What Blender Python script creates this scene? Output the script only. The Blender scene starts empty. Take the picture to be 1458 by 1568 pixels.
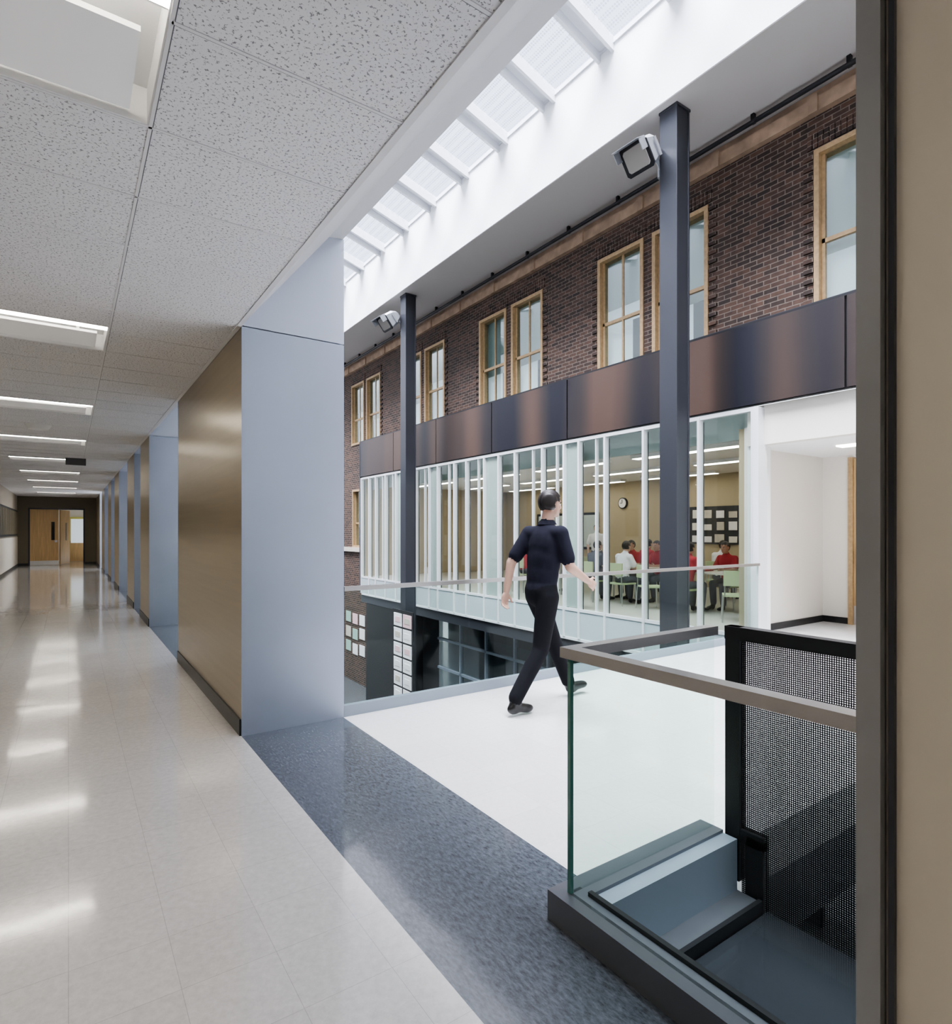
import bpy, bmesh, math, random
import numpy as np
from mathutils import Vector, Matrix
random.seed(7)
scene = bpy.context.scene
H = 1.5

# ------------------------------------------------------------------ materials
MATS = {}
def newmat(name):
    m = bpy.data.materials.new(name); m.use_nodes = True
    nt = m.node_tree; nt.nodes.clear()
    out = nt.nodes.new('ShaderNodeOutputMaterial')
    MATS[name] = m
    return m, nt, out
def N(nt, t, **kw):
    n = nt.nodes.new(t)
    for k, v in kw.items():
        if hasattr(n, k): setattr(n, k, v)
    return n
def pbr(name, col, rough=0.5, metal=0.0, spec=0.5, var=0.0, vscale=8.0, bump=0.0, bscale=60.0, coat=0.0, emit=None, es=0.0, stretch=None):
    m, nt, out = newmat(name)
    b = N(nt, 'ShaderNodeBsdfPrincipled')
    b.inputs['Base Color'].default_value = (*col, 1)
    b.inputs['Roughness'].default_value = rough
    b.inputs['Metallic'].default_value = metal
    b.inputs['Specular IOR Level'].default_value = spec
    b.inputs['Coat Weight'].default_value = coat
    b.inputs['Coat Roughness'].default_value = 0.08
    if emit:
        b.inputs['Emission Color'].default_value = (*emit, 1)
        b.inputs['Emission Strength'].default_value = es
    if var or bump:
        g = N(nt, 'ShaderNodeNewGeometry')
        mp = N(nt, 'ShaderNodeMapping')
        if stretch: mp.inputs['Scale'].default_value = stretch
        nt.links.new(g.outputs['Position'], mp.inputs['Vector'])
    if var:
        n = N(nt, 'ShaderNodeTexNoise'); n.inputs['Scale'].default_value = vscale; n.inputs['Detail'].default_value = 3
        nt.links.new(mp.outputs[0], n.inputs['Vector'])
        r = N(nt, 'ShaderNodeMapRange'); r.inputs['From Min'].default_value = .3; r.inputs['From Max'].default_value = .7
        r.inputs['To Min'].default_value = 1-var; r.inputs['To Max'].default_value = 1+var
        nt.links.new(n.outputs['Fac'], r.inputs['Value'])
        mx = N(nt, 'ShaderNodeVectorMath', operation='SCALE'); mx.inputs[0].default_value = col
        nt.links.new(r.outputs[0], mx.inputs['Scale'])
        nt.links.new(mx.outputs[0], b.inputs['Base Color'])
    if bump:
        n2 = N(nt, 'ShaderNodeTexNoise'); n2.inputs['Scale'].default_value = bscale
        nt.links.new(mp.outputs[0], n2.inputs['Vector'])
        bp = N(nt, 'ShaderNodeBump'); bp.inputs['Strength'].default_value = bump; bp.inputs['Distance'].default_value = .01
        nt.links.new(n2.outputs['Fac'], bp.inputs['Height']); nt.links.new(bp.outputs[0], b.inputs['Normal'])
    nt.links.new(b.outputs[0], out.inputs[0])
    return m
def emis(name, col, s):
    m, nt, out = newmat(name)
    e = N(nt, 'ShaderNodeEmission'); e.inputs[0].default_value = (*col, 1); e.inputs[1].default_value = s
    nt.links.new(e.outputs[0], out.inputs[0]); return m
def glass(name, tint, refl=0.05, rough=0.02, top=.8):
    m, nt, out = newmat(name)
    t = N(nt, 'ShaderNodeBsdfTransparent'); t.inputs[0].default_value = (*tint, 1)
    g = N(nt, 'ShaderNodeBsdfGlossy'); g.inputs['Roughness'].default_value = rough
    g.inputs[0].default_value = (.97, 1, .99, 1)
    lw = N(nt, 'ShaderNodeLayerWeight'); lw.inputs[0].default_value = .5
    mr = N(nt, 'ShaderNodeMapRange'); mr.inputs['To Min'].default_value = refl; mr.inputs['To Max'].default_value = top
    pw = N(nt, 'ShaderNodeMath', operation='POWER'); pw.inputs[1].default_value = 4.5
    nt.links.new(lw.outputs['Facing'], pw.inputs[0]); nt.links.new(pw.outputs[0], mr.inputs['Value'])
    mx = N(nt, 'ShaderNodeMixShader')
    nt.links.new(mr.outputs[0], mx.inputs[0]); nt.links.new(t.outputs[0], mx.inputs[1]); nt.links.new(g.outputs[0], mx.inputs[2])
    nt.links.new(mx.outputs[0], out.inputs[0]); return m

def tile_floor(name, col, seam, speck, rough, tile=.305, nscale=(30, 30, 30), coat=.5):
    m, nt, out = newmat(name)
    b = N(nt, 'ShaderNodeBsdfPrincipled'); b.inputs['Roughness'].default_value = rough
    b.inputs['Coat Weight'].default_value = coat; b.inputs['Coat Roughness'].default_value = .07
    g = N(nt, 'ShaderNodeNewGeometry')
    br = N(nt, 'ShaderNodeTexBrick'); br.offset = 0; br.inputs['Scale'].default_value = 1
    br.inputs['Brick Width'].default_value = tile; br.inputs['Row Height'].default_value = tile
    br.inputs['Mortar Size'].default_value = .0014; br.inputs['Mortar Smooth'].default_value = .3
    c1 = tuple(c*1.02 for c in col); c2 = tuple(c*.97 for c in col)
    br.inputs['Color1'].default_value = (*c1, 1); br.inputs['Color2'].default_value = (*c2, 1)
    br.inputs['Mortar'].default_value = (*[c*seam for c in col], 1)
    nt.links.new(g.outputs['Position'], br.inputs['Vector'])
    mp = N(nt, 'ShaderNodeMapping'); mp.inputs['Scale'].default_value = nscale; mp.inputs['Rotation'].default_value = (0, 0, .5)
    nt.links.new(g.outputs['Position'], mp.inputs['Vector'])
    n = N(nt, 'ShaderNodeTexNoise'); n.inputs['Scale'].default_value = 1; n.inputs['Detail'].default_value = 4; n.inputs['Roughness'].default_value = .75
    nt.links.new(mp.outputs[0], n.inputs['Vector'])
    r = N(nt, 'ShaderNodeMapRange'); r.inputs['From Min'].default_value = .3; r.inputs['From Max'].default_value = .7
    r.inputs['To Min'].default_value = 1-speck; r.inputs['To Max'].default_value = 1+speck
    nt.links.new(n.outputs['Fac'], r.inputs['Value'])
    sc = N(nt, 'ShaderNodeVectorMath', operation='SCALE')
    nt.links.new(br.outputs['Color'], sc.inputs[0]); nt.links.new(r.outputs[0], sc.inputs['Scale'])
    nt.links.new(sc.outputs[0], b.inputs['Base Color'])
    n3 = N(nt, 'ShaderNodeTexNoise'); n3.inputs['Scale'].default_value = 3.0
    nt.links.new(g.outputs['Position'], n3.inputs['Vector'])
    bp = N(nt, 'ShaderNodeBump'); bp.inputs['Strength'].default_value = .12; bp.inputs['Distance'].default_value = .01
    nt.links.new(n3.outputs['Fac'], bp.inputs['Height']); nt.links.new(bp.outputs[0], b.inputs['Normal']); nt.links.new(bp.outputs[0], b.inputs['Coat Normal'])
    nt.links.new(b.outputs[0], out.inputs[0]); return m

def ceiling_mat():
    m, nt, out = newmat('acoustic_tile')
    b = N(nt, 'ShaderNodeBsdfPrincipled'); b.inputs['Roughness'].default_value = .9
    g = N(nt, 'ShaderNodeNewGeometry')
    mp = N(nt, 'ShaderNodeMapping'); mp.inputs['Scale'].default_value = (1, 1, 1)
    nt.links.new(g.outputs['Position'], mp.inputs['Vector'])
    n = N(nt, 'ShaderNodeTexNoise'); n.inputs['Scale'].default_value = 85; n.inputs['Detail'].default_value = 2.5; n.inputs['Roughness'].default_value = .7
    nt.links.new(mp.outputs[0], n.inputs['Vector'])
    cr = N(nt, 'ShaderNodeValToRGB')
    cr.color_ramp.elements[0].position = .375; cr.color_ramp.elements[0].color = (.26, .26, .27, 1)
    cr.color_ramp.elements[1].position = .435; cr.color_ramp.elements[1].color = (.77, .77, .785, 1)
    nt.links.new(n.outputs['Fac'], cr.inputs[0]); nt.links.new(cr.outputs[0], b.inputs['Base Color'])
    nt.links.new(b.outputs[0], out.inputs[0]); return m

def brick_mat():
    m, nt, out = newmat('brown_brick')
    b = N(nt, 'ShaderNodeBsdfPrincipled'); b.inputs['Roughness'].default_value = .75
    g = N(nt, 'ShaderNodeNewGeometry')
    s = N(nt, 'ShaderNodeSeparateXYZ'); nt.links.new(g.outputs['Position'], s.inputs[0])
    a = N(nt, 'ShaderNodeMath', operation='ADD'); nt.links.new(s.outputs['X'], a.inputs[0]); nt.links.new(s.outputs['Y'], a.inputs[1])
    c = N(nt, 'ShaderNodeCombineXYZ'); nt.links.new(a.outputs[0], c.inputs['X']); nt.links.new(s.outputs['Z'], c.inputs['Y'])
    br = N(nt, 'ShaderNodeTexBrick'); br.inputs['Scale'].default_value = 1
    br.inputs['Brick Width'].default_value = .215; br.inputs['Row Height'].default_value = .072
    br.inputs['Mortar Size'].default_value = .007; br.inputs['Mortar Smooth'].default_value = .2; br.inputs['Bias'].default_value = -.1
    br.inputs['Color1'].default_value = (.033, .020, .015, 1); br.inputs['Color2'].default_value = (.098, .052, .034, 1)
    br.inputs['Mortar'].default_value = (.18, .145, .115, 1)
    nt.links.new(c.outputs[0], br.inputs['Vector'])
    n = N(nt, 'ShaderNodeTexNoise'); n.inputs['Scale'].default_value = 9; n.inputs['Detail'].default_value = 4
    nt.links.new(c.outputs[0], n.inputs['Vector'])
    r = N(nt, 'ShaderNodeMapRange'); r.inputs['To Min'].default_value = .4; r.inputs['To Max'].default_value = 1.6
    nt.links.new(n.outputs['Fac'], r.inputs['Value'])
    sc = N(nt, 'ShaderNodeVectorMath', operation='SCALE'); nt.links.new(br.outputs['Color'], sc.inputs[0]); nt.links.new(r.outputs[0], sc.inputs['Scale'])
    nt.links.new(sc.outputs[0], b.inputs['Base Color'])
    bp = N(nt, 'ShaderNodeBump'); bp.inputs['Strength'].default_value = .8; bp.inputs['Distance'].default_value = .012; bp.invert = True
    nt.links.new(br.outputs['Fac'], bp.inputs['Height']); nt.links.new(bp.outputs[0], b.inputs['Normal'])
    nt.links.new(b.outputs[0], out.inputs[0]); return m

def mesh_mat():
    m, nt, out = newmat('perforated_steel')
    b = N(nt, 'ShaderNodeBsdfPrincipled'); b.inputs['Base Color'].default_value = (.02, .02, .022, 1); b.inputs['Roughness'].default_value = .4
    b.inputs['Metallic'].default_value = .3
    t = N(nt, 'ShaderNodeBsdfTransparent')
    g = N(nt, 'ShaderNodeNewGeometry'); s = N(nt, 'ShaderNodeSeparateXYZ'); nt.links.new(g.outputs['Position'], s.inputs[0])
    k = 2*math.pi/.018
    def fn(sock):
        mu = N(nt, 'ShaderNodeMath', operation='MULTIPLY'); mu.inputs[1].default_value = k; nt.links.new(sock, mu.inputs[0])
        si = N(nt, 'ShaderNodeMath', operation='SINE'); nt.links.new(mu.outputs[0], si.inputs[0]); return si.outputs[0]
    a = N(nt, 'ShaderNodeMath', operation='MULTIPLY'); nt.links.new(fn(s.outputs['Y']), a.inputs[0]); nt.links.new(fn(s.outputs['Z']), a.inputs[1])
    ab = N(nt, 'ShaderNodeMath', operation='ABSOLUTE'); nt.links.new(a.outputs[0], ab.inputs[0])
    gt = N(nt, 'ShaderNodeMath', operation='GREATER_THAN'); gt.inputs[1].default_value = .54; nt.links.new(ab.outputs[0], gt.inputs[0])
    mx = N(nt, 'ShaderNodeMixShader'); nt.links.new(gt.outputs[0], mx.inputs[0]); nt.links.new(b.outputs[0], mx.inputs[1]); nt.links.new(t.outputs[0], mx.inputs[2])
    nt.links.new(mx.outputs[0], out.inputs[0]); return m

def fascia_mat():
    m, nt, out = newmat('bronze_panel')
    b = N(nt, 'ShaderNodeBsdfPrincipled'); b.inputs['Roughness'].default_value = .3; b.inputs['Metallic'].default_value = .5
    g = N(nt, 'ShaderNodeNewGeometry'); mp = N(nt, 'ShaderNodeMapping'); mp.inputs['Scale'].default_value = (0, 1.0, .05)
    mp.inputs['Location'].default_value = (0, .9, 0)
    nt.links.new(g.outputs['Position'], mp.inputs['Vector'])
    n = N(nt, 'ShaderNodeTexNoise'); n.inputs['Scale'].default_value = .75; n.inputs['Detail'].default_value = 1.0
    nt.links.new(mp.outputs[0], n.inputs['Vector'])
    cr = N(nt, 'ShaderNodeValToRGB'); e = cr.color_ramp.elements  # navy-to-copper bands along Y: reflections of the surroundings painted into the base colour
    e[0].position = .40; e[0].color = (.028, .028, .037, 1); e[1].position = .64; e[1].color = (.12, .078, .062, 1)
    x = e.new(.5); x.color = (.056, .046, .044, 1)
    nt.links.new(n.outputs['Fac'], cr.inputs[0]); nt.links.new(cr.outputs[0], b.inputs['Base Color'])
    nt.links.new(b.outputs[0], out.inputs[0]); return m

def sky_pane():
    m, nt, out = newmat('fritted_skylight_glass')
    t = N(nt, 'ShaderNodeBsdfTransparent'); t.inputs[0].default_value = (.80, .84, .96, 1)
    d = N(nt, 'ShaderNodeBsdfDiffuse'); d.inputs[0].default_value = (.5, .52, .64, 1)
    g = N(nt, 'ShaderNodeNewGeometry'); v = N(nt, 'ShaderNodeTexVoronoi'); v.inputs['Scale'].default_value = 22; v.inputs['Randomness'].default_value = 0
    nt.links.new(g.outputs['Position'], v.inputs['Vector'])
    lt = N(nt, 'ShaderNodeMath', operation='LESS_THAN'); lt.inputs[1].default_value = .4; nt.links.new(v.outputs['Distance'], lt.inputs[0])
    mu = N(nt, 'ShaderNodeMath', operation='MULTIPLY'); mu.inputs[1].default_value = .45; nt.links.new(lt.outputs[0], mu.inputs[0])
    mx = N(nt, 'ShaderNodeMixShader'); nt.links.new(mu.outputs[0], mx.inputs[0]); nt.links.new(t.outputs[0], mx.inputs[1]); nt.links.new(d.outputs[0], mx.inputs[2])
    nt.links.new(mx.outputs[0], out.inputs[0]); return m

tile_floor('corridor_vinyl', (.66, .635, .61), .74, .10, .13)
tile_floor('bridge_vinyl', (.66, .65, .635), .82, .05, .18, coat=.3)
tile_floor('slate_vinyl', (.080, .090, .106), .92, .6, .22, nscale=(70, 25, 40))
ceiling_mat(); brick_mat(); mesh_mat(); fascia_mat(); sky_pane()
pbr('white_paint', (.86, .86, .85), .6)
pbr('upstand_paint', (.9, .9, .9), .6)
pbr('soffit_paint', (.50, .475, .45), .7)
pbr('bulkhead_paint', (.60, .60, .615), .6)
pbr('cream_paint', (.76, .72, .65), .6)
pbr('grid_white', (.74, .74, .75), .5)
pbr('rafter_white', (.72, .73, .76), .5)
pbr('fixture_white', (.80, .80, .80), .45)
pbr('fixture_basket', (.80, .80, .80), .45, emit=(1, .98, .95), es=.06)
pbr('gold_panel', (.375, .315, .22), .28, .62, var=.06, vscale=2, stretch=(1, .3, 12))
pbr('taupe_panel', (.54, .495, .43), .5, .05)
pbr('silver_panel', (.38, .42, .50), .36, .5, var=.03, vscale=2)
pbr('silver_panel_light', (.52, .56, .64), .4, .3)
pbr('black_base', (.015, .015, .016), .35)
pbr('olive_wall', (.15, .13, .09), .55)
pbr('taupe_wall', (.42, .38, .32), .6)
pbr('dark_steel', (.058, .060, .070), .33, .4)
pbr('curb_steel', (.15, .155, .17), .35, .5)
pbr('trim_steel', (.26, .26, .27), .4, .3)
pbr('channel_steel', (.27, .31, .36), .4, .3)
pbr('rail_steel', (.40, .385, .37), .32, .85)
pbr('black_steel', (.02, .02, .022), .4, .3)
pbr('alu', (.80, .82, .83), .4, .25)
pbr('wood_frame', (.40, .27, .14), .55, var=.15, vscale=20)
pbr('oak_door', (.58, .40, .20), .42, var=.12, vscale=3, stretch=(8, 8, .6))
pbr('rust_beam', (.36, .25, .17), .7, var=.25, vscale=4)
pbr('stone', (.55, .5, .43), .8, var=.1)
pbr('blind', (.46, .52, .46), .8)
pbr('room_light', (.75, .8, .82), .8, emit=(.8, .9, 1), es=.25)
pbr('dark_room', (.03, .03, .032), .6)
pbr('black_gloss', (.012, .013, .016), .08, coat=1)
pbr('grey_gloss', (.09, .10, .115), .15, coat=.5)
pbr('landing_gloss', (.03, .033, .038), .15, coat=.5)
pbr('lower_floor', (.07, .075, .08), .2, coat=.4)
pbr('class_wall', (.42, .345, .225), .7)
pbr('class_floor', (.5, .47, .42), .3)
pbr('paper_white', (.8, .78, .78), .8); pbr('paper_pink', (.75, .5, .52), .8); pbr('paper_yellow', (.7, .66, .2), .8); pbr('paper_green', (.35, .5, .42), .8)
pbr('lamp_body', (.40, .41, .43), .35, .4)
pbr('lamp_lens', (.30, .28, .26), .1, 0, coat=1)
pbr('table_top', (.55, .5, .42), .4); pbr('chair_green', (.45, .52, .30), .45); pbr('steel_leg', (.6, .6, .6), .3, .9)
pbr('skin', (.50, .31, .23), .5); pbr('hair', (.018, .013, .011), .45); pbr('navy_cloth', (.014, .014, .024), .9, spec=.2, bump=.35, bscale=14)
pbr('black_cloth', (.009, .009, .012), .9, spec=.2, bump=.35, bscale=12); pbr('shoe', (.012, .011, .011), .3)
pbr('red_cloth', (.38, .03, .04), .85); pbr('white_cloth', (.75, .75, .76), .85); pbr('grey_cloth', (.1, .1, .12), .85)
pbr('eye', (.7, .7, .7), .2); pbr('lips', (.42, .2, .17), .5)
pbr('spandrel', (.42, .50, .51), .25, coat=.5)
pbr('header_glass', (.46, .53, .50), .3, coat=.2)
glass('guard_glass', (.91, .955, .935), .006, top=.5)
glass('class_glass', (.94, .965, .95), .04)
glass('window_glass', (.85, .9, .9), .12)
pbr('glass_edge', (.05, .16, .13), .1, coat=1)
emis('tube', (1, .93, .82), 26.0)
emis('class_tube', (1, .95, .85), 6.5)

# ------------------------------------------------------------------ builder
class MB:
    def __init__(s): s.v = []; s.f = []; s.m = []; s.mats = []; s.sm = []
    def mi(s, name):
        if name not in s.mats: s.mats.append(name)
        return s.mats.index(name)
    def add(s, vs, fs, mat, smooth=False):
        o = len(s.v); s.v += [tuple(v) for v in vs]; k = s.mi(mat)
        for f in fs: s.f.append([i+o for i in f]); s.m.append(k); s.sm.append(smooth)
    def box(s, x0, x1, y0, y1, z0, z1, mat):
        vs = [(x0,y0,z0),(x1,y0,z0),(x1,y1,z0),(x0,y1,z0),(x0,y0,z1),(x1,y0,z1),(x1,y1,z1),(x0,y1,z1)]
        s.add(vs, [(0,3,2,1),(4,5,6,7),(0,1,5,4),(1,2,6,5),(2,3,7,6),(3,0,4,7)], mat); return s
    def prism_y(s, prof, y0, y1, mat):   # profile in XZ
        n = len(prof)
        vs = [(x,y0,z) for x,z in prof]+[(x,y1,z) for x,z in prof]
        fs = [tuple(range(n)), tuple(range(2*n-1,n-1,-1))]+[(i+n,(i+1)%n+n,(i+1)%n,i) for i in range(n)]
        s.add(vs, fs, mat); return s
    def obox(s, M, sx, sy, sz, mat):     # oriented box centred
        vs = [M @ Vector((a*sx/2,b*sy/2,c*sz/2)) for c in (-1,1) for a,b in ((-1,-1),(1,-1),(1,1),(-1,1))]
        s.add(vs, [(0,3,2,1),(4,5,6,7),(0,1,5,4),(1,2,6,5),(2,3,7,6),(3,0,4,7)], mat); return s
    def loft(s, M, secs, mat):           # secs: (x, halfwidth, z0, z1, chamfer)
        rings = []
        for x, w, z0, z1, c in secs:
            rings.append([M @ Vector(p) for p in ((x,-w+c,z0),(x,w-c,z0),(x,w,z0+c),(x,w,z1-c),(x,w-c,z1),(x,-w+c,z1),(x,-w,z1-c),(x,-w,z0+c))])
        vs = [p for r in rings for p in r]; n = 8; fs = [tuple(range(n-1,-1,-1)), tuple(range(len(vs)-n, len(vs)))]
        for j in range(len(secs)-1):
            for i in range(n): fs.append((j*n+i, j*n+(i+1)%n, (j+1)*n+(i+1)%n, (j+1)*n+i))
        s.add(vs, fs, mat); return s
    def cone(s, p0, p1, r0, r1, mat, n=14, caps=True):
        p0 = Vector(p0); p1 = Vector(p1); d = (p1-p0).normalized()
        a = d.orthogonal().normalized(); b = d.cross(a)
        vs = []
        for p, r in ((p0, r0), (p1, r1)):
            for i in range(n):
                t = 2*math.pi*i/n; vs.append(p+a*math.cos(t)*r+b*math.sin(t)*r)
        fs = [(i,(i+1)%n,(i+1)%n+n,i+n) for i in range(n)]
        s.add(vs, fs, mat, True)
        if caps: s.add(vs, [tuple(range(n-1,-1,-1)), tuple(range(n,2*n))], mat)
        return s
    def ell(s, c, r, mat, nu=18, nv=12, M=None):
        vs = []; c = Vector(c)
        for j in range(nv+1):
            ph = math.pi*j/nv
            for i in range(nu):
                th = 2*math.pi*i/nu
                p = Vector((math.sin(ph)*math.cos(th)*r[0], math.sin(ph)*math.sin(th)*r[1], math.cos(ph)*r[2]))
                if M: p = M @ p
                vs.append(c+p)
        fs = []
        for j in range(nv):
            for i in range(nu):
                a = j*nu+i; b = j*nu+(i+1)%nu
                if j == 0: fs.append((a, a+nu, b+nu))
                elif j == nv-1: fs.append((a, a+nu, b))
                else: fs.append((a, a+nu, b+nu, b))
        s.add(vs, fs, mat, True); return s
    def build(s, name, bevel=0, parent=None):
        me = bpy.data.meshes.new(name); me.from_pydata(s.v, [], s.f)
        for k in s.mats: me.materials.append(MATS[k])
        me.polygons.foreach_set('material_index', s.m); me.polygons.foreach_set('use_smooth', s.sm)
        me.update()
        o = bpy.data.objects.new(name, me); scene.collection.objects.link(o)
        if bevel:
            bv = o.modifiers.new('bevel', 'BEVEL'); bv.width = bevel; bv.segments = 2; bv.limit_method = 'ANGLE'
        if parent: o.parent = parent
        return o

XW = 1.04; XP = 1.82; CZ = 3.0; YE = 31.9; XL = -1.8
XG = 8.0; XB = 8.6; YB0 = 1.61; YB1 = 4.51; YS = -5.0; YN = 25.0
ZS = 7.64; XE = 7.01; ZR = 9.13; LZ = -4.0

# ------------------------------------------------------------------ floors
b = MB()
b.box(XL, XW, YS, YE+4, -.25, 0, 'corridor_vinyl')
b.box(XW, 1.53, YS, YB0, -.25, 0, 'slate_vinyl')
b.box(XW, XP, YB0, YE, -.25, 0, 'slate_vinyl')
b.build('floor')
b = MB(); b.box(XP, XG+.1, YB0, YB1, -.25, 0, 'bridge_vinyl'); b.box(XG+.1, 10.4, .5, 4.86, -.25, 0, 'bridge_vinyl')
b.build('floor_bridge')
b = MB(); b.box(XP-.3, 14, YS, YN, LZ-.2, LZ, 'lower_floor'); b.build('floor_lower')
# ------------------------------------------------------------------ corridor ceiling
TY = .553; T0 = 2.49
fix = [1.937+TY*6*k for k in range(-1, 9)]
FB = .15
y = T0-TY*13
ys = []
while y < YE:
    if y > YS: ys.append(y)
    y += TY
c = MB()
lo = YS
for f0 in fix:
    c.box(-1.0, .25, lo, f0-FB, CZ, CZ+.05, 'acoustic_tile'); lo = f0+TY
c.box(-1.0, .25, lo, YE, CZ, CZ+.05, 'acoustic_tile')
c.box(XL, -1.0, YS, YE, CZ, CZ+.05, 'acoustic_tile'); c.box(.25, XW, YS, YE, CZ, CZ+.05, 'acoustic_tile')
for y in ys:
    isf = any(abs(y-f) < .05 for f in fix)
    for xa, xb in (((XL, -1.0), (.25, XW-.02)) if isf else ((XL, XW-.02),)):
        c.box(xa, xb, y-.006, y+.006, CZ-.003, CZ+.001, 'grid_white')
        c.box(xa, xb, y+.006, y+.0095, CZ-.0015, CZ+.001, 'curb_steel')
c.box(.244, .256, YS, YE, CZ-.003, CZ+.001, 'grid_white'); c.box(.256, .2595, YS, YE, CZ-.0015, CZ+.001, 'curb_steel'); c.box(-1.006, -.994, YS, YE, CZ-.003, CZ+.001, 'grid_white')
c.box(XW-.03, XW, YS, YE, CZ-.006, CZ+.001, 'grid_white')
c.box(XL, XW+.02, YS, YE, CZ+.3, CZ+.4, 'white_paint')
c.build('ceiling')
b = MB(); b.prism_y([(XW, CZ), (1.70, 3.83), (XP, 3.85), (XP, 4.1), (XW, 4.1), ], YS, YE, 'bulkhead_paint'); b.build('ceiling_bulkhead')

for i, f0 in enumerate(fix):
    b = MB(); x0, x1 = -1.0, .25; y0, y1 = f0-FB, f0+TY; zt = CZ+.13
    b.box(x0, x1, y0, y1, zt, zt+.01, 'fixture_white')
    b.box(x0, x0+.012, y0, y1, CZ, zt, 'fixture_white'); b.box(x1-.012, x1, y0, y1, CZ, zt, 'fixture_white')
    b.box(x0+.012, x1-.012, y0, y0+.012, CZ, zt, 'fixture_white'); b.box(x0+.012, x1-.012, y1-.012, y1, CZ, zt, 'fixture_white')
    b.box(x0+.03, x1-.07, f0+.11, f0+.51, CZ+.012, CZ+.03, 'fixture_basket')
    b.box(x0+.10, x0+.12, f0+.30, f0+.32, CZ+.03, zt, 'fixture_white'); b.box(x1-.20, x1-.18, f0+.30, f0+.32, CZ+.03, zt, 'fixture_white')
    b.box(x0+.014, x1-.014, y0+.014, y0+.112, CZ+.006, CZ+.014, 'tube'); b.box(x0+.012, x1-.012, y0+.114, y0+.120, CZ+.004, CZ+.05, 'fixture_white')
    b.build('ceiling_light')

# ------------------------------------------------------------------ corridor walls: piers
segs = [(YS, .42), (4.51, 7.56), (10.49, 11.9), (13.1, 14.7), (17.2, 19.0), (20.5, 22.2), (24.4, 26.4), (28.2, YE)]
for i, (a, c_) in enumerate(segs):
    b = MB()
    prof = [(XW+.02, 0), (XP, 0), (XP, 3.84), (1.705, 3.83), (XW+.02, CZ+.02)]
    b.prism_y(prof, a+.02, c_-.02, 'silver_panel_light')
    b.box(XW+.001, XW+.02, a+.02, c_-.02, .12, CZ-.008, 'gold_panel' if i else 'taupe_panel')
    b.box(XW-.012, XW+.02, a+.021, c_-.021, 0, .12, 'black_base')
    for yy in (a, c_):
        s0, s1 = (yy, yy+.02) if yy == a else (yy-.02, yy)
        b.box(XW, XP+.004, s0, s1, 0, CZ-.008, 'silver_panel')
        ye = (s0 if yy == a else s1)
        b.add([(XW, ye, CZ), (XP+.004, ye, CZ), (XP+.004, ye, 3.845), (1.70, ye, 3.83)], [(0, 1, 2, 3)], 'silver_panel_light')
    if i == 0:
        b.box(XW-.02, XW+.02, c_-.030, c_+.004, 0, CZ-.008, 'trim_steel')
        b.box(XW-.008, XW+.001, c_-.044, c_-.036, 0, CZ-.008, 'dark_steel')
    b.build('wall_pier' if i else 'wall_pier_near')
b = MB(); b.box(XP-.1, XP, YS, YN, 3.85, 10.72, 'white_paint'); b.build('wall_atrium_west_upper')
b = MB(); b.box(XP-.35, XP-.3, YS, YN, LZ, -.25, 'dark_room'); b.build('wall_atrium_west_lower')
for a, c_ in ((7.56, 10.49), (11.9, 13.1), (14.7, 17.2), (19, 20.5), (22.2, 24.4)):
    b = MB(); b.box(XP-.08, XP+.0, a, c_, 0, .1, 'curb_steel'); b.box(XP-.045, XP-.033, a, c_, .1, 1.02, 'guard_glass'); b.box(XP-.065, XP-.015, a, c_, 1.02, 1.05, 'rail_steel')
    b.build('glass_guardrail')
b = MB(); b.box(XL-.15, XL, YS, YE, 0, 3.3, 'taupe_wall')
b.box(XL, XL+.015, YS, YE, .1, 1.25, 'cream_paint'); b.build('wall_left')
b = MB(); b.box(XL+.001, XL+.05, 12, YE-.6, 1.3, 2.35, 'dark_room')
for k in range(40): b.box(XL+.05, XL+.056, 12.2+k*.48, 12.2+k*.48+.34, 1.38, 2.28, 'olive_wall')
b.build('display_case')
b = MB(); b.box(XL, XL+.02, YS, YE, 0, .1, 'black_base'); b.build('baseboard_left')
dx0, dx1, dz = -1.43, .61, 2.5
b = MB(); b.box(XL-.15, dx0, YE, YE+.2, 0, 3.3, 'olive_wall'); b.box(dx1, XP, YE, YE+.2, 0, 4.1, 'olive_wall'); b.box(dx0, dx1, YE, YE+.2, dz, 3.3, 'olive_wall')
b.box(XL-.15, XL, YE, YE+4, 0, 3.3, 'cream_paint'); b.box(XP, XP+.1, YE, YE+4, 0, 3.3, 'cream_paint'); b.box(XL, XP, YE+4, YE+4.1, 0, 3.3, 'cream_paint'); b.box(XL, XP, YE, YE+4, 3.2, 3.3, 'white_paint')
b.build('wall_end')
b = MB(); b.box(-.6, .6, YE+1.6, YE+1.72, 3.15, 3.19, 'class_tube'); b.build('ceiling_light_vestibule')
b = MB(); b.box(XL, dx0, YE-.02, YE, 0, .1, 'black_base'); b.box(dx1, XW, YE-.02, YE, 0, .1, 'black_base'); b.build('baseboard_end')
b = MB()
for x in (dx0, dx1-.06): b.box(x, x+.06, YE-.02, YE+.2, 0, dz, 'dark_steel')
b.box(dx0, dx1, YE-.02, YE+.2, dz-.06, dz, 'dark_steel')
b.box(dx0+.06, -.36, YE+.03, YE+.08, .01, dz-.06, 'oak_door')
b.box(-.62, -.5, YE+.02, YE+.09, 1.1, 1.9, 'black_gloss'); b.box(-.50, -.40, YE, YE+.03, 1.0, 1.1, 'steel_leg')
b.box(dx0+.06, -.36, YE+.02, YE+.03, .01, .2, 'steel_leg')
b.build('door_1')
b = MB(); Md = Matrix.Translation((-.14, YE+.62, 1.22)) @ Matrix.Rotation(math.radians(70), 4, 'Z')
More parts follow.
